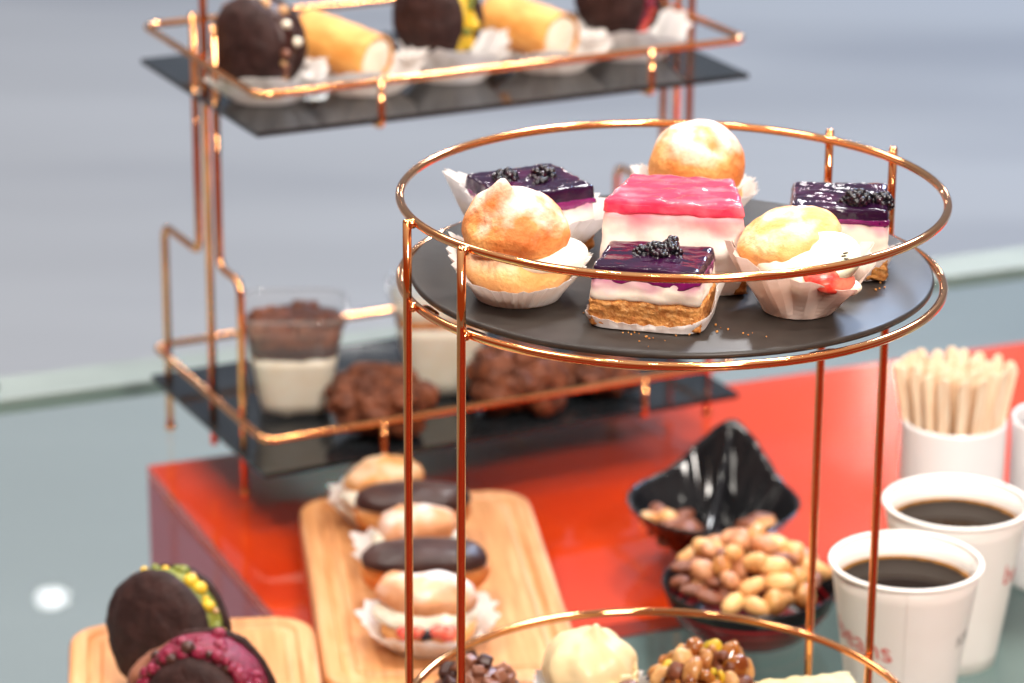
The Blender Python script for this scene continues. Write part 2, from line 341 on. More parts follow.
def rbox(w, d, h, r, cuts=14, amp=0.0, sc=200, seed=0, taper=0.0, fn=None, z0=0.0, oct=3):
    bm = bmesh.new(); bmesh.ops.create_cube(bm, size=1.0); bmesh.ops.subdivide_edges(bm, edges=bm.edges[:], cuts=cuts, use_grid_fill=True)
    V = []
    off = Vector((seed*.31, seed*.17, seed*.23))
    for v in bm.verts:
        q = v.co; p = Vector((q.x*w, q.y*d, q.z*h)); c = Vector((max(-w/2+r, min(w/2-r, p.x)), max(-d/2+r, min(d/2-r, p.y)), max(-h/2+r, min(h/2-r, p.z))))
        e = p - c; n = e.normalized() if e.length > 1e-9 else Vector((0, 0, 0))
        if e.length > 1e-9:
            p = c + n*r
        t = p.z/h + .5; s = 1 - taper*t
        p = Vector((p.x*s, p.y*s, p.z + h/2 + z0))
        if fn: p = fn(p, q)
        nn = n if n.length else q.normalized()
        V.append(p + nn*amp*fbm(p + off, sc, oct))
    g = (V, [[v.index for v in f.verts] for f in bm.faces]); bm.free(); return g
def box(x0, x1, y0, y1, z0, z1):
    V = [(x, y, z) for z in (z0, z1) for (x, y) in ((x0, y0), (x1, y0), (x1, y1), (x0, y1))]
    return [Vector(v) for v in V], [[3, 2, 1, 0], [4, 5, 6, 7], [0, 1, 5, 4], [1, 2, 6, 5], [2, 3, 7, 6], [3, 0, 4, 7]]

# ------------------------------------------------------------------ setting
floor = mk('floor', ([(-14, -6, -.8), (14, -6, -.8), (14, 30, -.8), (-14, 30, -.8)], [[0, 1, 2, 3]]), FLOOR, smooth=False); tag(floor, None, None, kind='structure')

ca, sa = 0.921, 0.3895            # direction of the counter's long side
CANG = atan2(sa, ca)
counter = thing('glass_counter', 'long glass-topped counter with a red box inside and a pale frosted far edge', 'counter', (-.456, .735, 0), CANG)
mk('glass_top', box(-1.2, 1.9, -2.1, 0.0, -.008, 0), GLASS, counter, smooth=False)
mk('edge_strip', box(-1.2, 1.9, 0.002, 0.052, -.010, .001), FROST, counter, smooth=False)
for x in (-1.1, 1.8): mk('counter_leg', box(x-.03, x+.03, -2.06, -2.0, -.8, -.012), GREYPANEL, counter, smooth=False); mk('counter_leg', box(x-.03, x+.03, -.08, -.02, -.8, -.012), GREYPANEL, counter, smooth=False)
# the red box below the glass (its top, its end tinted mauve for glass reflection and its grey front differ)
def to_local(x, y):
    dx, dy = x+.456, y-.735; return dx*ca+dy*sa, -dx*sa+dy*ca
bx, by = to_local(-.3344, .642)
X0, X1, Y1, Y0 = bx, bx+1.35, by, by-.372
mk('red_panel', box(X0, X1, Y0, Y1, -.022, -.012), REDTOP, counter, smooth=False)
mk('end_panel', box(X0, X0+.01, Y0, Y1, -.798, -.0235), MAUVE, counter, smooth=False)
mk('base_shelf', box(-1.18, X0-.004, -2.05, -.01, -.46, -.45), TEALPANEL, counter, smooth=False); mk('base_shelf', box(X0+.002, 1.88, -2.05, Y0-.004, -.46, -.45), TEALPANEL, counter, smooth=False)
mk('base_shelf', box(X0+.002, 1.88, Y1+.004, -.01, -.46, -.45), TEALPANEL, counter, smooth=False)
mk('front_panel', box(X0+.012, X1-.012, Y0, Y0+.01, -.798, -.0235), GREYPANEL, counter, smooth=False)
mk('rear_panel', box(X0+.012, X1-.012, Y1-.01, Y1, -.798, -.0235), GREYPANEL, counter, smooth=False)
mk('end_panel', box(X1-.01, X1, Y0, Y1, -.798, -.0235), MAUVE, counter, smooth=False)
mk('red_panel', box(-.75, 1.05, -2.0, -.86, -.022, -.012), DEEPRED, counter, smooth=False); mk('front_panel', box(-.74, 1.04, -1.99, -.87, -.448, -.024), GREYPANEL, counter, smooth=False)  # unseen red box added for dark red reflections on the posts and warm bounce
k = mk('glass_clip', rbox(.008, .012, .006, .0015, 4, z0=.0012), BLACKPLASTIC, counter); k.location = (0.004, .028, 0)

# ------------------------------------------------------------------ round copper stand
TR = 0.0021
stand = thing('round_cake_stand', 'round copper wire cake stand with dark slate plates in front of everything', 'cake stand', (0, 0, 0))
def tier(zr, zp):
    mk('rail_ring', tube(circle(.13, zr), TR, 12, True), COPPER, stand)
    mk('plate_ring', tube(circle(.13, zp), TR, 12, True), COPPER, stand)
    mk('plate', lathe([(0, zp+.0012), (.1235, zp+.0012), (.1252, zp+.0018), (.1255, zp+.003), (.1252, zp+.0042), (.124, zp+.0048), (0, zp+.0048)], 128), SLATE, stand)
    for a in (205, 222, 300, 51, 33, 130):
        c = Vector((.127*cos(radians(a)), .127*sin(radians(a)), zp-.0014))
        mk('plate_tab', xf(rbox(.014, .006, .0022, .001, 3), c, (0, 0, radians(a+90))), COPPER, stand)
tier(.3800, .3391); tier(.1056, .0647)
for a, top in ((201.5, .3812), (222.4, .3812), (51.0, .3838), (32.6, .3838)):
    rr = .13 + TR + .0021
    x, y = rr*cos(radians(a)), rr*sin(radians(a))
    p = tube([(x, y, .004), (x, y, .01)] + [(x, y, .01+i*(top-.011)/10) for i in range(1, 11)], .00215, 12)
    wl = [xf(BALLS[2], (x*.984, y*.984, zz_), (0, 0, radians(a)), (.0034, .0030, .0026)) for zz_ in (.3795, .3388, .1053, .0645)]
    mk('post', join(p, *wl, xf(BALLS[2], (x, y, top-.0005), sc=(.00215, .00215, .0012)), xf(BALLS[2], (x, y, .0035), sc=(.0035,)*3)), COPPER, stand)

# ------------------------------------------------------------------ rectangular stand behind
U = Vector((.895, .446, 0)); V_ = Vector((-.446, .895, 0)); FL = Vector((-.239, .504, 0))
LU, LV = .36, .212
def q(a, b, z): return FL + U*a + V_*b + Vector((0, 0, z))
rs = thing('rectangular_cake_stand', 'tall rectangular copper wire stand with two black glass shelves behind the round one', 'cake stand', (0, 0, 0))
for zr, zp in ((.2955, .272), (.060, .038)):
    loop = [q(0, 0, zr), q(LU, 0, zr), q(LU, LV, zr), q(0, LV, zr)]
    lp = fillet([loop[0]*.5+loop[1]*.5] + loop[1:] + [loop[0], loop[0]*.5+loop[1]*.5], .012, 6)[:-1]
    mk('shelf_rail', tube(lp, .0025, 10, True), COPPER, rs)
    sh = rbox(LU+.004, LV+.004, .004, .0007, 6); ang = atan2(U.y, U.x)
    c = q(LU/2, LV/2, zp-.004)
    mk('shelf', xf(sh, c, (0, 0, ang)), BLACKGLASS, rs, smooth=False)
    for a in (.085, .285):
        for b, o in ((-.0025, 1), (LV+.0025, -1)):
            mk('rail_support', tube(fillet([q(a, b, zr+.001), q(a, b, zp-.006), q(a, b+o*.03, zp-.0065)], .004), .0022, 8), COPPER, rs)
def wire(pts, name='upright_wire'): mk(name, tube(fillet(pts, .010, 6), .0027, 10), COPPER, rs)
e = .003
for a, far in ((.0045, 0), (LU+.006, 1)):
    m = LV*.5
    if far: m += .0
    wire([q(a, m, .021), q(a, m, .56)])
    for sgn, ft in ((1, LV-.018), (-1, .05)):
        top = .322 if not far else .56
        zj = .155
        wire([q(a, ft, .003), q(a, ft, zj), q(a, m+sgn*.019, zj), q(a, m+sgn*.019, top)])
        mk('foot', xf(BALLS[2], q(a, ft, .0042), sc=(.0040,)*3), COPPER, rs)
# carrying handle above the frame
wire([q(0, LV*.5, .56), q(LU*.1, LV*.5, .60), q(LU*.9, LV*.5, .60), q(LU, LV*.5, .56)], 'carrying_handle')

# ------------------------------------------------------------------ patisserie builders
def superell(a, n): 
    c, s = cos(a), sin(a); return (abs(c)**n + abs(s)**n)**(-1/n)
def paper(name, label, loc, rb, rt, hfun, pleats=36, amp=.0011, sq=2.0, jag=.0012, mat=None, seed=0, rz=0, crumple=.0015, rows=9, sxy=(1, 1), group=None):
    n = pleats*4; V, F = [], []; off = seed*3.3
    V.append(Vector((0, 0, .0006)))
    base = []
    for k in range(n):
        a = 2*pi*k/n; f = superell(a, sq); base.append(len(V)); V.append(Vector((rb*f*cos(a)*sxy[0], rb*f*sin(a)*sxy[1], .0006)))
    for k in range(n): F.append([0, base[k], base[(k+1) % n]])
    prev = base
    for i in range(1, rows+1):
        t = i/rows; row = []
        for k in range(n):
            a = 2*pi*k/n; f = superell(a, sq); H = hfun(a)
            ph = abs(((k % 4)/4)*2-1)*2-1
            r = (rb + (rt-rb)*t**1.15*min(1, H/.012 if H < .012 else 1))*f + amp*ph*min(1, t*1.8)
            r += crumple*t*noise.noise(Vector((cos(a)*2.6, sin(a)*2.6, off+t*1.2)))
            z = H*t + (jag*ph*.5 + jag*noise.noise(Vector((cos(a)*9, sin(a)*9, off))))*t
            row.append(len(V)); V.append(Vector((r*cos(a)*sxy[0], r*sin(a)*sxy[1], max(z, .0006))))
        for k in range(n):
            k2 = (k+1) % n; F.append([prev[k], prev[k2], row[k2], row[k]])
        prev = row
    o = mk(name, (V, F), mat or PAPER, None, thick=.00014, smooth=False)
    o.location = loc; o.rotation_euler = (0, 0, rz); tag(o, label, 'paper case', group)
    return o
def berry_geo(seed, r=.0036, d=.0017, n=26):
    g = []; rr = random.Random(seed)
    for i in range(n):
        z = 1-2*(i+.5)/n; a = i*2.39996; s = sqrt(1-z*z)
        k = d*rr.uniform(.72, 1.25)
        g.append(xf(BALLS[2], (r*s*cos(a)*1.1, r*s*sin(a)*1.1, r*z*.68+r*.62), sc=(k, k, k)))
    g.append(xf(BALLS[2], (0, 0, r*.62), sc=(r, r, r*.66)))
    return join(*g)
def cheesecake(label, loc, rz, w, d, hc, hm, hj, berries=(), pink=False, seed=0, taper=.05, drip=.004, wedge=0.0):
    wf = (lambda p, qq: Vector((p.x*(1-wedge*(qq.y+.5)), p.y, p.z))) if wedge else None
    t = thing('cheesecake', label, 'cheesecake', loc, rz)
    mk('biscuit_base', rbox(w, d, hc+.001, .0022, 26, .0011, 330, seed, .01, wf, oct=4), CRUMB, t)
    cm = CREAMPINK if pink else cream_mat(hc+hm)
    mk('cream_layer', rbox(w*.99, d*.99, hm, .0025, 18, .0008, 120, seed+3, taper*.6, wf, z0=hc), cm, t)
    w2, d2 = w*(1-taper*.6)+.0004, d*(1-taper*.6)+.0004
    z0 = hc+hm-.0012
    def fn(p, qq):
        side = max(abs(qq.x), abs(qq.y)) > .499
        p = wf(p, qq) if wf else p.copy()
        rel = (p.z - z0)/hj
        if rel < .45 and side:
            nz = noise.noise(Vector((p.x*95+seed*5.1, p.y*95+seed*2.2, seed*1.3)))
            p.z -= drip*max(0, nz+.12)*1.6*(1-rel/.45)
        if rel > .7: p.z += (.0010 if pink else .0008)*fbm(Vector((p.x, p.y*1.6, seed)), 85, 3)
        return p
    mk('jelly_topping', rbox(w2, d2, hj, .0019, 24, .0005, 160, seed+6, .035, fn=fn, z0=z0), PINKJELLY if pink else JELLY, t)
    if not pink:
        mk('jelly_bleed', rbox(w2+.0002, d2+.0002, .0030, .0011, 20, .0007, 210, seed+9, .0, fn=lambda p, qq: Vector((p.x, p.y, p.z - (drip*1.15*max(0, noise.noise(Vector((p.x*80+seed, p.y*80, 4.+seed)))+.1) if qq.z < .2 else 0))), z0=z0-.0013), JELLYEDGE, t)
    for i, (bx_, by_, bz_, br) in enumerate(berries):
        b = mk('blackberry', berry_geo(seed*10+i, br, br*.46), BERRY, t)
        b.location = (bx_, by_, hc+hm+hj-.0018+bz_); b.rotation_euler = (i*.7, i*1.1, i*2.1)
    return t
PZ = .3441
# --- nearest cheesecake
cheesecake('purple blueberry cheesecake square nearest the plate front, biscuit base facing us, berries in the middle', (-.0118, -.0765, PZ+.0008), radians(-13.5),
           .0515, .043, .0118, .0125, .0058, [(.000, .004, 0, .0036), (.0068, .0015, 0, .0038), (.0085, .006, .0035, .0034), (-.0062, .0035, -.0012, .0033), (.004, -.0035, -.0005, .0031), (.0112, .0005, -.001, .0028), (.0035, .0065, .0016, .003)], seed=1, taper=.06)
def h_front(a):
    # low lip in front, higher along the right flank
    r = .0035 + .016*max(0, cos(a-.15))**3 + .004*max(0, cos(a-pi))**2
    return r
paper('paper_liner', 'thin white paper liner folded low under the nearest purple cheesecake', (-.0118, -.0765, PZ), .0240, .0272, h_front, 30, .0004, 5.2, .0008, seed=2, rz=radians(-13.5), crumple=.002, sxy=(1.105, .93))
# --- pink cheesecake
cheesecake('tall pink strawberry cheesecake square in the middle of the slate plate', (.0015, -.0170, PZ+.0008), radians(-8), .0710, .050, .0085, .0290, .0068, pink=True, seed=4, taper=.10, drip=.0012, wedge=.24)
paper('paper_liner', 'white paper liner standing up along the right side of the pink cheesecake', (.0030, -.0170, PZ), .0312, .0355, lambda a: .004+.012*max(0, cos(a+.35))**4, 30, .0005, 5.5, .001, seed=5, rz=radians(-10), crumple=.002, sxy=(1.06, .84))
# --- right cheesecake
cheesecake('purple blueberry cheesecake with two corner berries at the right edge of the plate', (.0795, .0, PZ+.0008), radians(-6), .0475, .046, .010, .0200, .0068,
           [(.0085, -.013, 0, .0045), (.0195, -.0125, -.0006, .0042), (.0135, -.009, .0005, .0036), (.003, -.011, -.002, .0032)], seed=7, taper=.04, drip=.003)
paper('paper_liner', 'white paper liner flaring at the right of the two-berry cheesecake by the plate edge', (.0795, .0, PZ), .0222, .0290, lambda a: .006+.011*max(0, cos(a+.55))**3, 24, .0006, 4.5, .001, seed=8, rz=radians(-6), crumple=.003)
# --- back left cheesecake in a pleated case
cheesecake('purple blueberry cheesecake in a pleated white case at the back left of the plate', (-.0680, .0330, PZ+.0008), radians(27), .0500, .046, .0075, .0185, .0080,
           [(-.010, .006, -.0025, .0048), (.0075, -.0005, -.0015, .0050), (-.002, .010, -.003, .0042), (.002, -.006, -.003, .0036)], seed=11, taper=.03, drip=.004)
paper('pleated_paper_case', 'square pleated white case round the back left purple cheesecake', (-.0680, .0330, PZ), .0232, .0375, lambda a: .021+.016*max(0, cos(a-2.8))**2, 36, .0015, 3.0, .0013, seed=12, rz=radians(27), crumple=.002)

# --- choux buns
def bun_tip(px_, py_, hgt, wid):
    def fn(p, v):
        d2 = (v.x-px_)**2 + (v.y-py_)**2
        if v.z > 0: p = p + Vector((0, 0, hgt*exp(-d2/wid)))
        return p
    return fn
def dent(lst):
    def fn(p, v):
        for (dx, dy, dz, dep, wid) in lst:
            d2 = (v-Vector((dx, dy, dz)).normalized()).length_squared
            p = p - v*dep*exp(-d2/wid)
        return p
    return fn
t = thing('choux_bun', 'golden choux bun with a pointed tip in a pleated case at front left', 'choux bun', (-.0735, -.0480, PZ+.001))
mk('bun_bottom', blob(.0265, .025, .0135, .0016, 55, 3, 4), CHOUXPALE, t).location = (0, 0, .0135)
mk('cream_filling', blob(.0250, .0235, .0080, .0026, 60, 5, 4), WHIP, t).location = (.0060, .0005, .0195)
def f_top(p, v):
    p = bun_tip(-.42, -.15, .0085, .045)(p, v)
    p = dent([(.1, -1, -.35, .003, .1), (-.75, -.6, .35, .0022, .10), (.35, -.8, .7, .0015, .3)])(p, v)
    if v.z < -.35: p.z = p.z*.6
    return p
tp = mk('bun_top', blob(.0245, .0240, .0200, .0017, 44, 8, 5, f_top, o=5), CHOUX, t); tp.location = (-.0015, 0, .0310); tp.rotation_euler = (.10, .16, 0)
paper('pleated_paper_case', 'round pleated white case under the pointed choux bun at the front left', (-.0735, -.0480, PZ), .0195, .0325, lambda a: .0150+.013*max(0, cos(a-3.0))**4+.006*max(0, cos(a+.1))**6-.002*max(0, cos(a+1.9)), 42, .0015, 2.0, .0013, seed=14, rz=0, crumple=.002)
t = thing('choux_bun', 'round golden choux bun dusted with sugar behind the pink cheesecake', 'choux bun', (.0163, .083, PZ+.001))
mk('bun_bottom', blob(.0235, .0235, .012, .0014, 55, 13, 4), CHOUXPALE, t).location = (0, 0, .012)
mk('cream_filling', blob(.0245, .0245, .007, .0018, 60, 15, 4), WHIP, t).location = (0, 0, .0185)
mk('bun_top', blob(.0245, .0240, .0225, .0020, 40, 21, 5, dent([(.30, -.72, .62, .0030, .025), (-.6, -.5, -.2, .001, .3)])), CHOUX, t).location = (0, 0, .0255)
paper('pleated_paper_case', 'white pleated case peeking out behind the sugared choux bun', (.0155, .083, PZ), .019, .0315, lambda a: .0165+.007*max(0, cos(a-3.0))**3, 42, .0015, 2.0, .0013, seed=17, crumple=.002)

# --- filled profiterole with fruit
t = thing('fruit_profiterole', 'open cream puff filled with kiwi and strawberry slices at the front right of the plate', 'cream puff', (.0555, -.0640, PZ+.001))
mk('bun_bottom', blob(.0190, .0185, .0125, .0012, 55, 23, 4), CHOUXPALE, t).location = (0, 0, .0130)
mk('cream_filling', blob(.0232, .0220, .0115, .0018, 60, 25, 4), WHIP, t).location = (.003, -.003, .0225)
lid = mk('bun_lid', blob(.0245, .0220, .0108, .0022, 55, 27, 5, dent([(-.8, -.5, -.1, .0025, .15), (.5, -.8, .1, .0015, .2)])), CHOUXPALE, t); lid.location = (-.0050, .0045, .0318); lid.rotation_euler = (.10, -.26, .2)
def slice_geo(r, th, seed=0):
    return lathe([(0, -th/2), (r*.93, -th/2), (r, -th*.2), (r, th*.2), (r*.93, th/2), (0, th/2)], 40)
kw = mk('kiwi_slice', slice_geo(.0165, .005), KIWI, t); kw.location = (.0085, -.0165, .0282); kw.rotation_euler = (.72, -.25, .1); kw.scale = (1.1, .85, 1)
sd = []
for i in range(17):
    a = radians(-168+i*10); rr_ = .0098+.0007*((i*7) % 3-1)
    sd.append(xf(BALLS[1], (rr_*cos(a), rr_*sin(a), .0026), (0, 0, a), (.0014, .00055, .0006)))
mk('kiwi_seeds', join(*sd), SEED, kw)
st = mk('strawberry_slice', xf(blob(.0125, .0080, .0042, .0006, 80, 31, 3)), STRAW, t); st.location = (.0115, -.0235, .0215); st.rotation_euler = (.55, .10, .25)
mk('cream_dollop', blob(.0125, .008, .0045, .001, 80, 33, 3), WHIP, t).location = (.0150, -.0180, .0160)
def h_wax(a): return .0268 - .0085*max(0, cos(a+1.05))**4 + .006*max(0, cos(a-3.05))**8 + .006*max(0, cos(a+.25))**10 - .003*max(0, cos(a-1.5))
paper('waxed_paper_case', 'thin pinkish folded paper case round the fruit-filled cream puff', (.0555, -.0640, PZ), .0165, .0335, h_wax, 11, .0030, 2.0, .0022, WAXPAPER, seed=19, rz=.2, crumple=.0050)

cr = random.Random(12); cg = []
for cx, cy, n in ((-.012, -.105, 16), (.02, -.10, 8), (.085, -.032, 8), (-.04, -.07, 6), (.0, -.05, 8), (.04, -.045, 6)):
    for _ in range(n):
        k = cr.uniform(.0003, .0008); cg.append(xf(BALLS[1], (cx+cr.gauss(0, .009), cy+cr.gauss(0, .005), PZ+k*.6), (cr.random()*3, cr.random()*3, 0), (k, k*.8, k*.7)))
co = mk('biscuit_crumbs', join(*cg), CRUMB); tag(co, 'tiny biscuit crumbs scattered on the upper slate plate', 'crumbs', kind='stuff')

# ------------------------------------------------------------------ lower tier of the round stand
LZ = .0697
t = thing('chocolate_rock_cake', 'dark cluster of square chocolate chunks on the lower round plate at left', 'chocolate cake', (-.0930, .070, LZ))
mk('cake_body', blob(.018, .018, .015, .002, 70, 3, 3), MILKCHOC, t).location = (0, 0, .015)
for i in range(26):
    a = i*2.4; z = 1-(i+.3)/26*1.25; s = sqrt(max(0, 1-z*z)); k = rnd.uniform(.0042, .0062)
    c = mk('chocolate_chunk', rbox(k*1.6, k*1.5, k*1.2, .0008, 3, .0004, 300, i), MILKCHOC if i % 3 else CHOC, t)
    c.location = (.018*s*cos(a), .018*s*sin(a), .014+.0165*z); c.rotation_euler = (rnd.uniform(-1, 1), rnd.uniform(-1, 1), a)
def shell_fn(p, v):
    a = atan2(v.y, v.x); k = sqrt(max(0, v.x*v.x+v.y*v.y))
    p = p*(1+.045*k*sin(a*7+v.z*2.5))
    return bun_tip(.12, -.15, .0062, .03)(p, v)
t = thing('white_chocolate_dome', 'pale yellow domed white chocolate dessert on the lower round plate', 'dome dessert', (-.0335, .082, LZ))
mk('dome', blob(.0250, .0240, .0215, .0022, 30, 9, 5, shell_fn, o=4), WHITECHOC, t).location = (0, 0, .0245)
for i in range(9):
    a = -1.1+i*.27; c = mk('chocolate_shaving', rbox(.009, .0022, .007, .0007, 3, .0006, 200, i), WHITECHOC, t); c.location = (.0245*cos(a), .0245*sin(a), .019+.003*sin(i*2)); c.rotation_euler = (.2*sin(i), .3, a+1.57)
paper('pleated_paper_case', 'white case round the pale domed dessert on the lower plate', (-.0335, .082, LZ), .020, .0305, lambda a: .0165, 30, .0011, 2.0, .0012, seed=27)
t = thing('mousse_cake', 'small chocolate mousse cake with a chocolate ball on top, lower plate front', 'mousse cake', (-.0150, .032, LZ))
mk('mousse_body', lathe([(0, 0), (.0175, 0), (.019, .002), (.0185, .022), (.017, .0245), (0, .0250)], 48), MILKCHOC, t)
mk('chocolate_ball', blob(.0082, .0082, .0080, .0003, 90, 2, 3), MILKCHOC, t).location = (.0005, 0, .0325)
t = thing('hazelnut_caramel_cake', 'caramel glazed cake heaped with hazelnuts on the lower round plate', 'nut cake', (.0262, .078, LZ))
mk('cake_body', blob(.0220, .0210, .0155, .002, 70, 9, 3), CARAMEL, t).location = (0, 0, .0150)
for i in range(38):
    a = i*2.4; z = 1-(i+.2)/38*1.15; s = sqrt(max(0, 1-z*z)); k = rnd.uniform(.0040, .0064)
    mt = (HAZEL, CARAMEL, HAZEL, PISTY, PEANUT, ALMOND, CARAMEL)[i % 7]
    k *= rnd.uniform(.8, 1.45); g = blob(k*1.2, k, k*.75, .0011, 200, i, 3) if i % 5 else tube([(k*.8*cos(j*.55), k*.8*sin(j*.55), 0) for j in range(11)], k*.42, 8)
    c = mk('nut_piece', g, mt, t); c.location = (.0215*s*cos(a), .0205*s*sin(a), .0155+.0200*z+rnd.uniform(-.001, .002)); c.rotation_euler = (rnd.uniform(-1.5, 1.5), rnd.uniform(-1.5, 1.5), a)
paper('pleated_paper_case', 'white case round the hazelnut caramel cake on the lower plate', (.0262, .078, LZ), .0215, .0300, lambda a: .0120, 30, .0011, 2.0, .0012, seed=29)
t = thing('wafer_stick', 'pale yellow layered wafer stick lying at the right of the lower round plate', 'wafer', (.0800, .078, LZ+.0005), radians(14))
for i, (mm_, h0) in enumerate(((PALEWAFER, 0), (WHIP, .0042), (PALEWAFER, .0064), (WHIP, .0106))):
    mk(('wafer_layer', 'cream_filling')[i % 2], rbox(.056-.001*(i % 2), .019-.001*(i % 2), (.0043, .0023)[i % 2], .0006, 14, .0010, 260, i+40, z0=h0), mm_, t)
mk('wafer_layer', rbox(.0565, .0195, .0046, .0012, 18, .0013, 240, 47, z0=.0128), PALEWAFER, t)

# ------------------------------------------------------------------ things on the rectangular stand
CY, = (atan2(U.y, U.x),)
def domed_shell(R, th, seed):
    pr = [(0, 0)] + [(R*.5, 0), (R*.93, .0004)] + [(R*cos(a)**.75 if a < 1.5 else 0, th*sin(a)) for a in [0.12+i*(pi/2-.12)/12 for i in range(13)]]
    pr[-1] = (0, th)
    V, F = lathe(pr, 56)
    return [v + Vector((v.x, v.y, v.z*2)).normalized()*(.0016*fbm(v+Vector((seed, 0, 0)), 80, 5)) for v in V], F
def whoopie(label, loc, axis, R, fill, name_fill, th=.014, gap=.010, bits=None, front=1.0, seed=0, group=None):
    """Two cocoa domes with a filling; axis = outward direction of the front shell."""
    a = Vector(axis).normalized()
    t = thing('whoopie_pie', label, 'whoopie pie', loc, group=group)
    t.rotation_euler = a.to_track_quat('Z', 'Y').to_euler()
    f = mk('front_shell', domed_shell(R*front, th, seed), COCOA, t); f.location = (0, 0, gap/2)
    bck = mk('back_shell', domed_shell(R*.98, th, seed+3), COCOA, t); bck.location = (0, 0, -gap/2); bck.rotation_euler = (pi, 0, .6)
    mk(name_fill, lathe([(0, -gap/2), (R*.9, -gap/2), (R*.965, -gap*.2), (R*.965, gap*.2), (R*.9, gap/2), (0, gap/2)], 56, lambda th_, i, r, z: (r+(.0012*noise.noise(Vector((cos(th_)*7, sin(th_)*7, z*300+seed))) if r > R*.5 else 0), z)), fill, t)
    if bits:
        mats, n = bits; rr = random.Random(seed+2)
        for i in range(n):
            an = 2*pi*i/n + rr.uniform(-.06, .06); k = rr.uniform(.0018, .0044)
            b = mk('filling_nugget', xf(blob(k*1.1, k, k, .0006, 200, i, 2)), mats[rr.randrange(len(mats))], t)
            rq = R*rr.uniform(.80, .965) if front < 1 else R*.965
            b.location = (rq*cos(an), rq*sin(an), gap*.5 if rq < R*.92 else rr.uniform(-gap*.32, gap*.40))
    return t
TZ = .2722
def shelf_pt(a, b, z=TZ): p = q(a, b, z); return (p.x, p.y, p.z)
def roll_geo(L, r, seed):
    V, F = [], []; n, m = 40, 26
    for i in range(m):
        x = -L/2 + L*i/(m-1)
        for k in range(n):
            a = 2*pi*k/n; rr = r*(1+.06*(k/n)) + .0006*fbm(Vector((x, r*cos(a)+seed, r*sin(a))), 160, 3)
            V.append(Vector((x, rr*cos(a), rr*sin(a))))
    for i in range(m-1):
        for k in range(n):
            k2 = (k+1) % n; F.append([i*n+k, (i+1)*n+k, (i+1)*n+k2, i*n+k2])
    return V, F
def cream_roll(label, loc, dirv, L, r, seed, group):
    d = Vector(dirv).normalized(); rz = atan2(d.y, d.x); pit = -math.asin(d.z)
    t = thing('cream_roll', label, 'cream roll', loc, group=group, rot=(0, pit, rz))
    b = mk('wafer_tube', roll_geo(L, r, seed), WAFER, t, thick=.0016)
    for s in (-1, 1):
        c = mk('cream_end', blob(.005, r*.90, r*.90, .0012, 110, seed+s, 3), WHIP, t); c.location = (s*(L/2-.0022), 0, 0)
    return t
G1 = 'cream filled pastries on the top shelf'
# along the shelf: pie, roll, pie, roll, pie
whoopie('dark cocoa whoopie pie with chocolate nut filling, leftmost on the top shelf', (-.2450, .5920, .3080), (-.66, -.74, .06), .0320, CHOC, 'chocolate_filling', .0165, .017, ((NUGGET, CHOC, MILKCHOC, NUGGET, WHIP), 34), seed=1, group=G1)
paper('crumpled_paper', 'crumpled white paper under the leftmost pie of the top shelf', (-.2400, .5880, TZ), .022, .040, lambda a: .020+.004*sin(a*3), 14, .002, 2.6, .002, seed=33, crumple=.006, group='papers under the top shelf pastries')
cream_roll('golden rolled wafer with cream end beside the leftmost pie of the top shelf', (-.1920, .6230, .2985), (.80, -.58, -.16), .062, .0165, 4, G1)
paper('crumpled_paper', 'crumpled white paper under the left cream roll of the top shelf', (-.1760, .6120, TZ), .022, .040, lambda a: .018+.004*sin(a*3), 14, .002, 2.6, .002, seed=34, crumple=.006, group='papers under the top shelf pastries')
whoopie('dark whoopie pie with yellow pistachio filling in the middle of the top shelf', (-.1280, .6560, .3120), (-.66, -.74, .08), .0315, PISTY, 'pistachio_filling', .0165, .013, ((PISTY, PISTG, PISTY), 34), seed=6, group=G1)
paper('crumpled_paper', 'crumpled white paper under the pistachio pie of the top shelf', (-.1180, .6480, TZ), .022, .038, lambda a: .024+.004*sin(a*3), 14, .002, 2.6, .002, seed=35, crumple=.006, group='papers under the top shelf pastries')
cream_roll('golden cream roll between the pistachio pie and the red-filled pie', (-.0660, .6840, .2985), (.72, -.67, -.10), .062, .0170, 9, G1)
paper('crumpled_paper', 'crumpled white paper under the right cream roll of the top shelf', (-.0500, .6770, TZ), .022, .038, lambda a: .017+.004*sin(a*3), 14, .002, 2.6, .002, seed=36, crumple=.006, group='papers under the top shelf pastries')
whoopie('dark whoopie pie with red filling at the right end of the top shelf', (-.0030, .7230, .3120), (-.66, -.74, .08), .0315, REDCRUMB, 'red_filling', .0165, .013, ((REDCRUMB, STRAW), 34), seed=11, group=G1)
paper('crumpled_paper', 'crumpled white paper under the red-filled pie of the top shelf', (.0060, .7130, TZ), .022, .040, lambda a: .022+.004*sin(a*3), 14, .002, 2.6, .002, seed=37, crumple=.006, group='papers under the top shelf pastries')

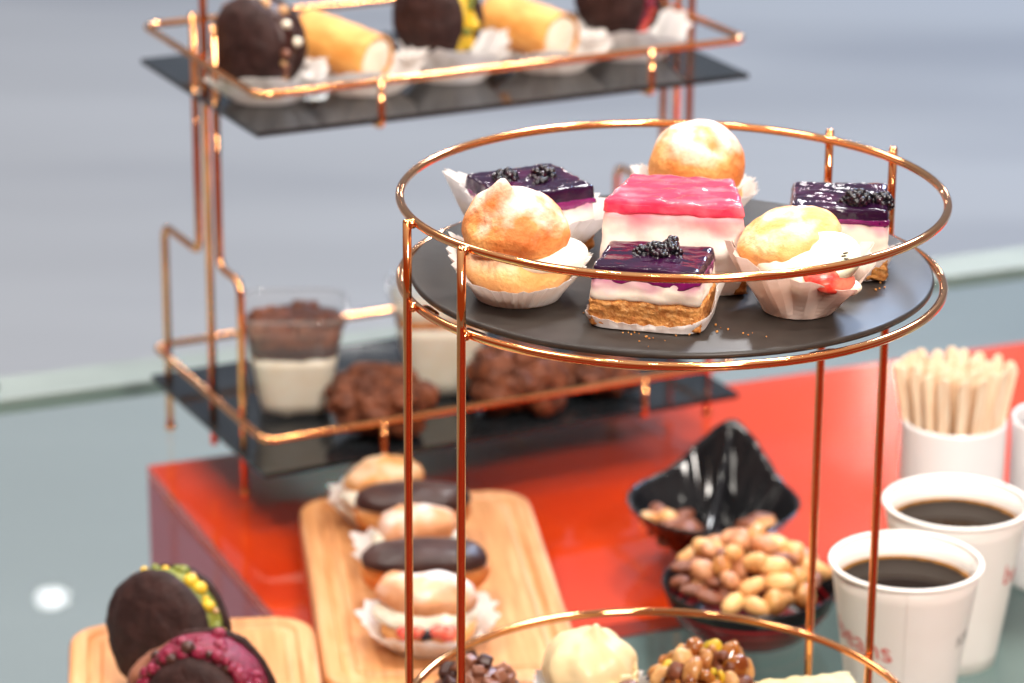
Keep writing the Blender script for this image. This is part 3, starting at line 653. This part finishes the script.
BZ = .0382
def square_cup(label, loc, rz, w0, w1, h, layers, seed):
    t = thing('dessert_cup', label, 'dessert cup', loc, rz)
    def ring(w, z, n=5.0, m=64): return [Vector((w/2*superell(2*pi*k/m, n)*cos(2*pi*k/m), w/2*superell(2*pi*k/m, n)*sin(2*pi*k/m), z)) for k in range(m)]
    def loft(rs, cap0=True, cap1=False):
        V = [p for r in rs for p in r]; m = len(rs[0]); F = []
        for i in range(len(rs)-1):
            for k in range(m): F.append([i*m+k, i*m+(k+1) % m, (i+1)*m+(k+1) % m, (i+1)*m+k])
        if cap0: F.append(list(range(m))[::-1])
        if cap1: F.append([(len(rs)-1)*m+k for k in range(m)])
        return V, F
    wf = lambda z: w0+(w1-w0)*z/h
    mk('cup_wall', loft([ring(wf(h*i/8), .0012+h*i/8) for i in range(9)]), CLEAR, t)
    mk('cup_lip', tube([v for v in ring(w1+.001, h+.0012)], .0013, 8, True), CLEAR, t)
    mk('cup_base', loft([ring(w0*.9, 0), ring(w0*.9, .0011)], True, True), CLEAR, t)
    for nm, z0, z1, mt, amp in layers:
        rs = []
        for i in range(7):
            z = z0+(z1-z0)*i/6
            rs.append([p*1.0+Vector((0, 0, amp*noise.noise(Vector((p.x*90+seed, p.y*90, z0*50))) if i in (0, 6) else 0)) for p in ring(wf(z)-.0022, z+.0014)])
        mk(nm, loft(rs, True, True), mt, t)
    return t
c1 = square_cup('clear square cup of pale cream topped with dark chocolate on the lower shelf', (-.2280, .6300, BZ), .08, .0490, .0730, .0730,
           [('cream_layer', .002, .0430, WHIP, .003), ('chocolate_layer', .0435, .0520, CHOC, .003), ('mousse_layer', .0525, .0610, TRUFFLE, .003)], 1)
for i in range(14):
    a = i*2.4; r = .026*sqrt((i+.5)/14)
    b = mk('chocolate_lump', blob(.0105, .0095, .0068, .003, 90, i, 4), TRUFFLE, c1); b.location = (r*cos(a), r*sin(a), .0630+.0015*sin(i*3))
square_cup('clear cup of vanilla cream with orange sauce on the lower shelf behind the round stand', (-.1270, .6720, BZ), .08, .0490, .0730, .0730,
           [('cream_layer', .002, .0520, WHIP, .002), ('orange_layer', .0525, .0580, ORANGE, .002), ('pale_cream_layer', .0585, .0660, WHIP, .003)], 5)
def truffle(label, loc, n, R, seed, group):
    t = thing('truffle_cluster', label, 'chocolate truffle', loc, group=group); rr = random.Random(seed)
    mk('truffle_core', blob(R*1.04, R*.98, R*.76, .009, 42, seed, 5, o=4), TRUFFLE, t).location = (0, 0, R*.76)
    for i in range(n):
        z = 1-1.75*(i+.5)/n; a = i*2.4+seed+rr.uniform(-.5, .5); s = sqrt(1-z*z); k = rr.uniform(.22, .42)*R
        b = mk('chocolate_lump', blob(k*1.2, k*.95, k*.85, .0035, 85, i+seed, 4, o=4), TRUFFLE, t)
        b.location = (R*.95*s*cos(a), R*.90*s*sin(a), R*.74+R*(.60+.12*sin(i*1.7))*z)
GT = 'chocolate truffle clusters on the lower shelf'
truffle('large lumpy chocolate truffle beside the chocolate-topped cup on the lower shelf', (-.1670, .5830, BZ), 16, .0290, 2, GT)
truffle('lumpy chocolate truffle in the middle of the lower shelf behind the round stand', (-.0720, .6300, BZ), 20, .0290, 5, GT)
truffle('lumpy chocolate truffle toward the right end of the lower shelf', (-.0120, .6640, BZ), 18, .0230, 8, GT)

# ------------------------------------------------------------------ wooden boards
def board(label, loc, rz, w, d, h=.017):
    t = thing('serving_board', label, 'serving board', loc, rz)
    prof = [(.003, 0), (0, .003), (0, h-.0035), (.0012, h-.001), (.0035, h), (.0105, h), (.0125, h-.0022), (.0155, h-.0030), (.0185, h-.0022), (.0205, h), (.03, h)]
    def rr(i, n=12):
        out = []
        R = max(.026-i, .004); W, D = w/2-i, d/2-i
        for cx, cy, a0 in ((W-R, D-R, 0), (-W+R, D-R, 90), (-W+R, -D+R, 180), (W-R, -D+R, 270)):
            for j in range(n): a = radians(a0+90*j/(n-1)); out.append((cx+R*cos(a), cy+R*sin(a)))
        return out
    V, F = [], []; m = 48
    for i, z in prof: V += [Vector((x, y, z)) for x, y in rr(i)]
    for i in range(len(prof)-1):
        for k in range(m): F.append([i*m+k, i*m+(k+1) % m, (i+1)*m+(k+1) % m, (i+1)*m+k])
    F.append(list(range(m))[::-1]); F.append([(len(prof)-1)*m+k for k in range(m)])
    b = mk('board_plank', (V, F), WOOD, t, smooth=False)
    return t
board('long wooden board of cream puffs and eclairs lying on the glass over the red box', (-.1240, .3725, .0008), radians(7), .154, .300)
board('wooden board at the lower left holding two dark whoopie pies', (-.2515, .1640, .0008), radians(7), .147, .300)
BT = .0178
SUGARED = pmat('sugar_dusted_choux', (0.72, 0.30, 0.12), 0.65, c2=(0.78, 0.42, 0.24), nscale=45, bump=(220, .6, .0012), rand=True, up=((0.90, 0.80, 0.76), .95, .0, 40))
def puff(label, loc, R, seed, rz=0, filling=None, capcol=None):
    t = thing('cream_puff', label, 'cream puff', loc, rz)
    mk('bun_bottom', blob(R, R*.95, R*.44, .002, 50, seed, 4), CHOUXPALE, t).location = (0, 0, R*.44)
    mk('cream_filling', blob(R*1.04, R*1.0, R*.34, .0055, 50, seed+2, 4), WHIP, t).location = (0, -.001, R*.72)
    o = mk('bun_top', blob(R*1.0, R*.92, R*.50, .0050, 42, seed+4, 4), capcol or SUGARED, t); o.location = (0, .003, R*1.02); o.rotation_euler = (-.12, .14*(-1)**seed, 0)
    if filling:
        for i in range(5):
            b = mk('berry_piece', blob(.0065, .0050, .0045, .001, 120, i, 3), filling if i != 2 else BERRY, t); b.location = (-.012+.006*i, -R*.95, R*.66+.0015*(i % 2))
def eclair(label, loc, L, r, seed, rz=0):
    t = thing('eclair', label, 'eclair', loc, rz)
    def cap(p, v): return p
    n = 4
    g = blob(L/2, r, r*.85, .0016, 60, seed, 4, lambda p, v: Vector((L/2*(abs(v.x)**.55)*(1 if v.x > 0 else -1), p.y*(1.0), p.z)))
    mk('pastry', g, CHOUX, t).location = (0, 0, r*.85)
    def gl(p, v):
        p = Vector((L/2*.98*(abs(v.x)**.55)*(1 if v.x > 0 else -1), p.y, p.z))
        if v.z < 0: p.z *= .25
        return p
    mk('chocolate_icing', blob(L/2, r*1.05, r*.62, .0012, 60, seed+5, 4, gl), CHOC, t).location = (0, 0, r*1.22)
puff('pale yellow cream puff at the far end of the long wooden board', (-.1600, .4740, BT), .0260, 1, capcol=CHOUXPALE)
paper('crumpled_paper', 'white paper under the far cream puff of the long board', (-.1620, .4720, BT), .020, .033, lambda a: .018, 16, .002, 2.2, .002, seed=43, crumple=.006)
eclair('chocolate iced eclair behind the middle cream puff of the long board', (-.1390, .4350, BT+.006), .0760, .0185, 3, .12)
puff('sugared cream puff between the two eclairs of the long board', (-.1360, .3900, BT), .0270, 7)
paper('crumpled_paper', 'white paper under the middle cream puff of the long board', (-.1380, .3890, BT), .022, .037, lambda a: .017, 16, .002, 2.2, .002, seed=44, crumple=.006)
eclair('chocolate iced eclair just behind the front cream puff of the long board', (-.1290, .3370, BT+.006), .0800, .0190, 9, .03)
puff('front cream puff with red berry filling on the long board', (-.1250, .2780, BT), .0290, 12, filling=STRAW)
paper('crumpled_paper', 'white paper under the berry-filled front cream puff', (-.1240, .2790, BT), .024, .042, lambda a: .019, 16, .002, 2.2, .002, seed=45, crumple=.006)

whoopie('big dark whoopie pie with yellow-green pistachio rim on the lower left board', (-.2720, .2120, .0560), (-.50, -.84, .15), .0370, PISTG, 'pistachio_filling', .0150, .015, ((PISTY, PISTG, PISTY, NUGGET, PISTG), 40), seed=21)
whoopie('dark whoopie pie with crumbly red filling, front one on the lower left board', (-.2430, .1250, .0545), (-.25, -.96, .06), .0370, REDCRUMB, 'red_filling', .0120, .026, ((REDCRUMB, REDCRUMB, CHOC), 110), front=.80, seed=25)
sm = mk('chocolate_curl', blob(.026, .012, .012, .003, 60, 4, 4), MILKCHOC); sm.location = (-.2640, .1560, .0600); sm.rotation_euler = (.3, -.5, .2); tag(sm, 'smooth milk chocolate piece wedged between the two whoopie pies of the lower left board', 'chocolate')

# ------------------------------------------------------------------ bowls and nuts
def nut_geo(kind, s, seed):
    if kind == 'hazelnut': return blob(s*.95, s*.95, s*1.05, .0004, 120, seed, 3, lambda p, v: p + Vector((0, 0, s*.25*exp(-((v.x**2+v.y**2))/.08))) if v.z > 0 else p)
    if kind == 'almond':
        return blob(s*1.55, s*.92, s*.62, .0003, 120, seed, 3, lambda p, v: Vector((p.x, p.y*(1-.45*max(0, v.x)), p.z*(1-.3*max(0, v.x)))))
    if kind == 'peanut':
        return blob(s*1.38, s*.88, s*.86, .0006, 120, seed, 3, lambda p, v: Vector((p.x, p.y*(.93+.12*abs(v.x)), p.z*(.93+.1*abs(v.x)))))
    return blob(s*1.15, s*1.0, s*.8, .0007, 90, seed, 3)
NUTMAT = {'hazelnut': HAZEL, 'almond': ALMOND, 'peanut': PEANUT, 'macadamia': NUTSKIN}
NMESH = {}
for kd in NUTMAT:
    for sdd in range(2):
        o = mk(kd, nut_geo(kd, .0070, sdd*5+1), NUTMAT[kd]); NMESH[kd, sdd] = [o, False]
def put_nut(kd, sdd, loc, rot, sc, label, group):
    o, used = NMESH[kd, sdd]
    if used: o = o.copy(); COL.objects.link(o)
    NMESH[kd, sdd][1] = True
    o.location = loc; o.rotation_euler = rot; o.scale = (sc,)*3; tag(o, label, 'nut', group)
NLAB = {'hazelnut': 'round tan hazelnut heaped in the striped bowl', 'almond': 'flat dark brown almond heaped in the striped bowl',
        'peanut': 'long pale peanut heaped in the striped bowl', 'macadamia': 'pinkish brown roasted nut heaped in the striped bowl'}
B2 = Vector((.0705, .3330, 0))
bw = thing('nut_bowl', 'round black lacquer bowl with dark red stripes heaped with nuts', 'bowl', B2)
H = .0355
mk('bowl_shell', lathe([(0, .0012), (.022, .0012), (.026, .0006), (.030, .0012), (.036, .0045), (.0440, .012), (.0500, .022), (.0540, H), (.0533, H+.0008), (.0520, H), (.0480, .022), (.042, .0125), (.033, .007), (0, .0055)], 96), STRIPED, bw)
mk('bowl_foot', lathe([(.024, .0), (.027, .0), (.0275, .0022), (.024, .0022), (.024, 0)], 64), LACQUER, bw)
pts = []; rr = random.Random(5); tries = 0
def heap(r): return .0325 + .0290*(1-(r/.050)**2)
for lay, (cnt, md) in enumerate(((54, .0117), (24, .0122))):
    L_ = []
    for _ in range(6000):
        r = (.0445, .036)[lay]*sqrt(rr.random()); a = rr.uniform(0, 2*pi); p = Vector((r*cos(a), r*sin(a), heap(r)-lay*.0085))
        if all((p-o_).length > md for o_ in L_): L_.append(p)
        if len(L_) >= cnt: break
    pts += L_
kinds = ['peanut', 'macadamia', 'hazelnut', 'almond', 'peanut', 'macadamia', 'hazelnut', 'peanut', 'almond', 'macadamia']
for i, p in enumerate(pts):
    kd = kinds[rr.randrange(10)]
    put_nut(kd, rr.randrange(2), B2+p, (rr.uniform(-.6, .6), rr.uniform(-.6, .6), rr.uniform(0, 6.3)), rr.uniform(.84, 1.14), NLAB[kd], kd + 's heaped in the striped bowl')
# spade-shaped dish behind it
B1 = Vector((.0560, .4650, 0))
dish = thing('spade_dish', 'glossy black spade-shaped dish with a tall pointed back and a central ridge', 'dish', B1, radians(-14))
def rimf(a):
    d = abs(((a-pi/2+pi) % (2*pi))-pi); hgt = .035 + .034*exp(-(d/.50)**1.6); rad = .0570 + .006*exp(-(d/.4)**2)-.003*exp(-((d-.85)/.35)**2)
    return rad, hgt
NS = 16
prof = [(0, .0), (.3, .0), (.42, .0)] + [(.42+.58*(i/NS), (i/NS)**1.25) for i in range(1, NS+1)]
inner = [(r*.975 if r > 0 else 0, z) for r, z in prof[::-1]]
def dfn(a, i, r, z):
    R, hh = rimf(a)
    fl = .0009*sin(a*26)*max(0, r-.45)
    if i < len(prof): return r*R+fl, .001 + z*hh
    return r*R-.0010+fl, .0035 + z*(hh-.0025)
mk('dish_shell', lathe(prof+inner, 160, dfn), LACQUER, dish)
rg = []
for i in range(22):
    t_ = i/21; y = .0540*(1-t_) - .046*t_; z = .050*(1-t_)**2.0+.0165+.004*sin(t_*3); rg.append((0, y, z))
Vr, Fr = [], []
for (x, y, z) in rg:
    for k in range(9):
        c = -1+2*k/8; Vr.append(Vector((c*.0125, y, max(.004, z*(1-abs(c)**1.4)))))
for i in range(21):
    for k in range(8): Fr.append([i*9+k, i*9+k+1, (i+1)*9+k+1, (i+1)*9+k])
mk('dish_ridge', (Vr, Fr), LACQUER, dish)
dl = {'hazelnut': 'tan hazelnut lying in the black spade-shaped dish', 'peanut': 'pale peanut lying in the black spade-shaped dish', 'macadamia': 'reddish brown nut lying in the black spade-shaped dish', 'almond': 'dark almond lying in the black spade-shaped dish'}
for (kd, x, y, z, s) in (('peanut', -.030, -.002, .0235, 1.35), ('almond', -.029, -.013, .0215, 1.45), ('almond', -.017, -.014, .0225, 1.4), ('almond', -.022, .008, .021, 1.3), ('almond', -.038, .006, .023, 1.2), ('peanut', -.042, -.006, .0235, 1.1), ('almond', -.024, -.024, .019, 1.3), ('hazelnut', -.012, -.026, .018, 1.3), ('almond', -.014, .002, .017, 1.2),
                     ('hazelnut', .036, -.008, .024, 1.65), ('almond', .022, .003, .0215, 1.4), ('almond', .030, .012, .022, 1.4), ('almond', .024, -.016, .019, 1.2)):
    a = radians(-14); P = B1 + Vector((x*cos(a)-y*sin(a), x*sin(a)+y*cos(a), z-.0025)); s *= .80
    put_nut(kd, 0, P, (rr.uniform(-.5, .5), rr.uniform(-.5, .5), rr.uniform(0, 6)), s, dl[kd], kd + 's in the spade-shaped dish')

# ------------------------------------------------------------------ paper cups of coffee
def wrap_text(txt, size, ang0, z, rfun, mat, parent, name, tilt=0.0, off=.00025):
    cu = bpy.data.curves.new('lettering', 'FONT'); cu.body = txt; cu.size = size; cu.resolution_u = 4
    to = bpy.data.objects.new('lettering', cu); COL.objects.link(to)
    dg = bpy.context.evaluated_depsgraph_get(); me = bpy.data.meshes.new_from_object(to.evaluated_get(dg))
    bpy.data.objects.remove(to); bpy.data.curves.remove(cu)
    bm = bmesh.new(); bm.from_mesh(me); bmesh.ops.triangulate(bm, faces=bm.faces[:]); bmesh.ops.subdivide_edges(bm, edges=[e_ for e_ in bm.edges if e_.calc_length() > size*.12], cuts=2)
    V = []
    for v in bm.verts:
        x = v.co.x; y = v.co.y + x*tilt; zz = z+y; r = rfun(zz)+off; a = ang0 + x/r; V.append(Vector((r*cos(a), r*sin(a), zz)))
    F = [[v.index for v in f.verts] for f in bm.faces]; bm.free(); bpy.data.meshes.remove(me)
    return mk(name, (V, F), mat, parent, smooth=False)
CH = .100; CR0, CR1 = .0280, .0424
rcup = lambda z: CR0 + (CR1-CR0)*z/CH
def coffee_cup(label, loc, rz):
    t = thing('coffee_cup', label, 'coffee cup', loc, rz, 'paper cups of coffee')
    mk('cup_body', lathe([(0, .004), (CR0-.001, .004), (CR0-.0006, .0), (CR0, .0003)] + [(rcup(CH*i/10), CH*i/10) for i in range(1, 11)] + [(CR1-.0008, CH)] + [(rcup(CH*i/10)-.0008, CH*i/10) for i in range(9, 0, -1)] + [(0, .006)], 96), CUPPAPER, t)
    mk('rolled_rim', tube(circle(CR1+.0003, CH+.0008, 96), .0014, 12, True), CUPPAPER, t)
    seam = [Vector((((rcup(CH*i/10))+.00025)*cos(a), ((rcup(CH*i/10))+.00025)*sin(a), CH*i/10)) for i in range(0, 11) for a in (4.62, 4.633)]
    mk('paper_seam', (seam, [[2*i, 2*i+1, 2*i+3, 2*i+2] for i in range(10)]), CUPPAPER, t, thick=.0003)
    zc = CH-.0128; rc = rcup(zc)-.0009
    c = mk('coffee', lathe([(0, 0), (rc*.5, 0), (rc*.93, 0), (rc*.985, .0003), (rc, .0009)], 96), COFFEE, t); c.location = (0, 0, zc)
    wrap_text('beans', .0185, radians(188), .0590, rcup, REDPRINT, t, 'red_lettering', -.14)
    bar = [Vector(((rcup(z)+.00025)*cos(a), (rcup(z)+.00025)*sin(a), z-.12*(a-3.6)*.03)) for a in [3.62+i*.06 for i in range(13)] for z in (.0515, .0523)]
    mk('grey_underline', (bar, [[2*i, 2*i+2, 2*i+3, 2*i+1] for i in range(12)]), GREYPRINT, t)
    wrap_text('KB', .0110, radians(317), .0580, rcup, GREYPRINT, t, 'grey_lettering', .1)
    return t
c1_ = coffee_cup('nearer white paper cup of black coffee with red lettering beside the nut bowl', (.1490, .2120, .0003), 0.0)
c2_ = dup(c1_, (.1895, .3020, .0003), 2.2, 'farther white paper cup of black coffee in front of the stick holder')

# ------------------------------------------------------------------ stir sticks
def holder(label, loc):
    t = thing('stick_holder', label, 'holder', loc)
    mk('holder_wall', lathe([(0, .0), (.0315, .0), (.0325, .001), (.0332, .004), (.0332, .1075), (.0330, .110), (.0318, .110), (.0312, .1075), (.0312, .004), (0, .0035)], 72), PORCELAIN, t)
    return t
HB = Vector((.2035, .4220, .0003))
holder('white porcelain holder full of wooden stir sticks behind the coffee cups', HB)
H2 = Vector((.2735, .4240, .0003))
holder('white porcelain holder with black stirrers at the right edge', H2)
def stick_geo(L, w, th, n=6):
    out = []
    for i in range(n+1): a = pi*i/n; out.append((w/2*cos(a), L-w/2+w/2*sin(a)))
    out = [(w/2, 0)] + out + [(-w/2, 0)]; m = len(out)
    V = [Vector((x, s*th/2, z)) for s in (-1, 1) for x, z in out]
    F = [list(range(m)), [m+i for i in range(m)][::-1]] + [[i, i+m, (i+1) % m+m, (i+1) % m] for i in range(m)]
    return V, F
first = None; rr = random.Random(3)
sp = []
for _ in range(4000):
    r = .0195*sqrt(rr.random()); a = rr.uniform(0, 2*pi); p = (r*cos(a), r*sin(a))
    if all((p[0]-s[0])**2+(p[1]-s[1])**2 > .0046**2 for s in sp): sp.append(p)
    if len(sp) >= 42: break
for i, (x, y) in enumerate(sp):
    if first is None: first = mk('stir_stick', stick_geo(.143, .0070, .0012), STICK, smooth=False); o = first
    else: o = first.copy(); COL.objects.link(o)
    bx_, by_ = x*.62, y*.62; top = Vector((x*1.9, y*1.7, rr.uniform(.140, .152))); d = top-Vector((bx_, by_, .005))
    o.location = HB + Vector((bx_, by_, .005)); o.rotation_mode = 'QUATERNION'; zz = d.normalized(); xx = Vector((cos(j_), sin(j_), 0)) if (j_ := rr.uniform(-.7, .7)) is not None else None; yy = zz.cross(xx).normalized(); xx = yy.cross(zz)
    o.rotation_quaternion = Matrix((xx, yy, zz)).transposed().to_quaternion()
    tag(o, 'pale wooden stir stick standing in the white porcelain holder', 'stir stick', 'wooden stir sticks in the holder')
first = None
for i in range(12):
    a = i*2.4; r = .024*sqrt((i+.5)/12); x, y = r*cos(a), r*sin(a)
    if first is None: first = mk('black_stirrer', tube([(0, 0, 0), (0, 0, .05), (0, 0, .104)], .0026, 8), BLACKPLASTIC); o = first
    else: o = first.copy(); COL.objects.link(o)
    o.location = H2 + Vector((x, y, .005)); tag(o, 'short black stirrer standing in the right-hand white holder', 'stirrer', 'black stirrers in the holder')
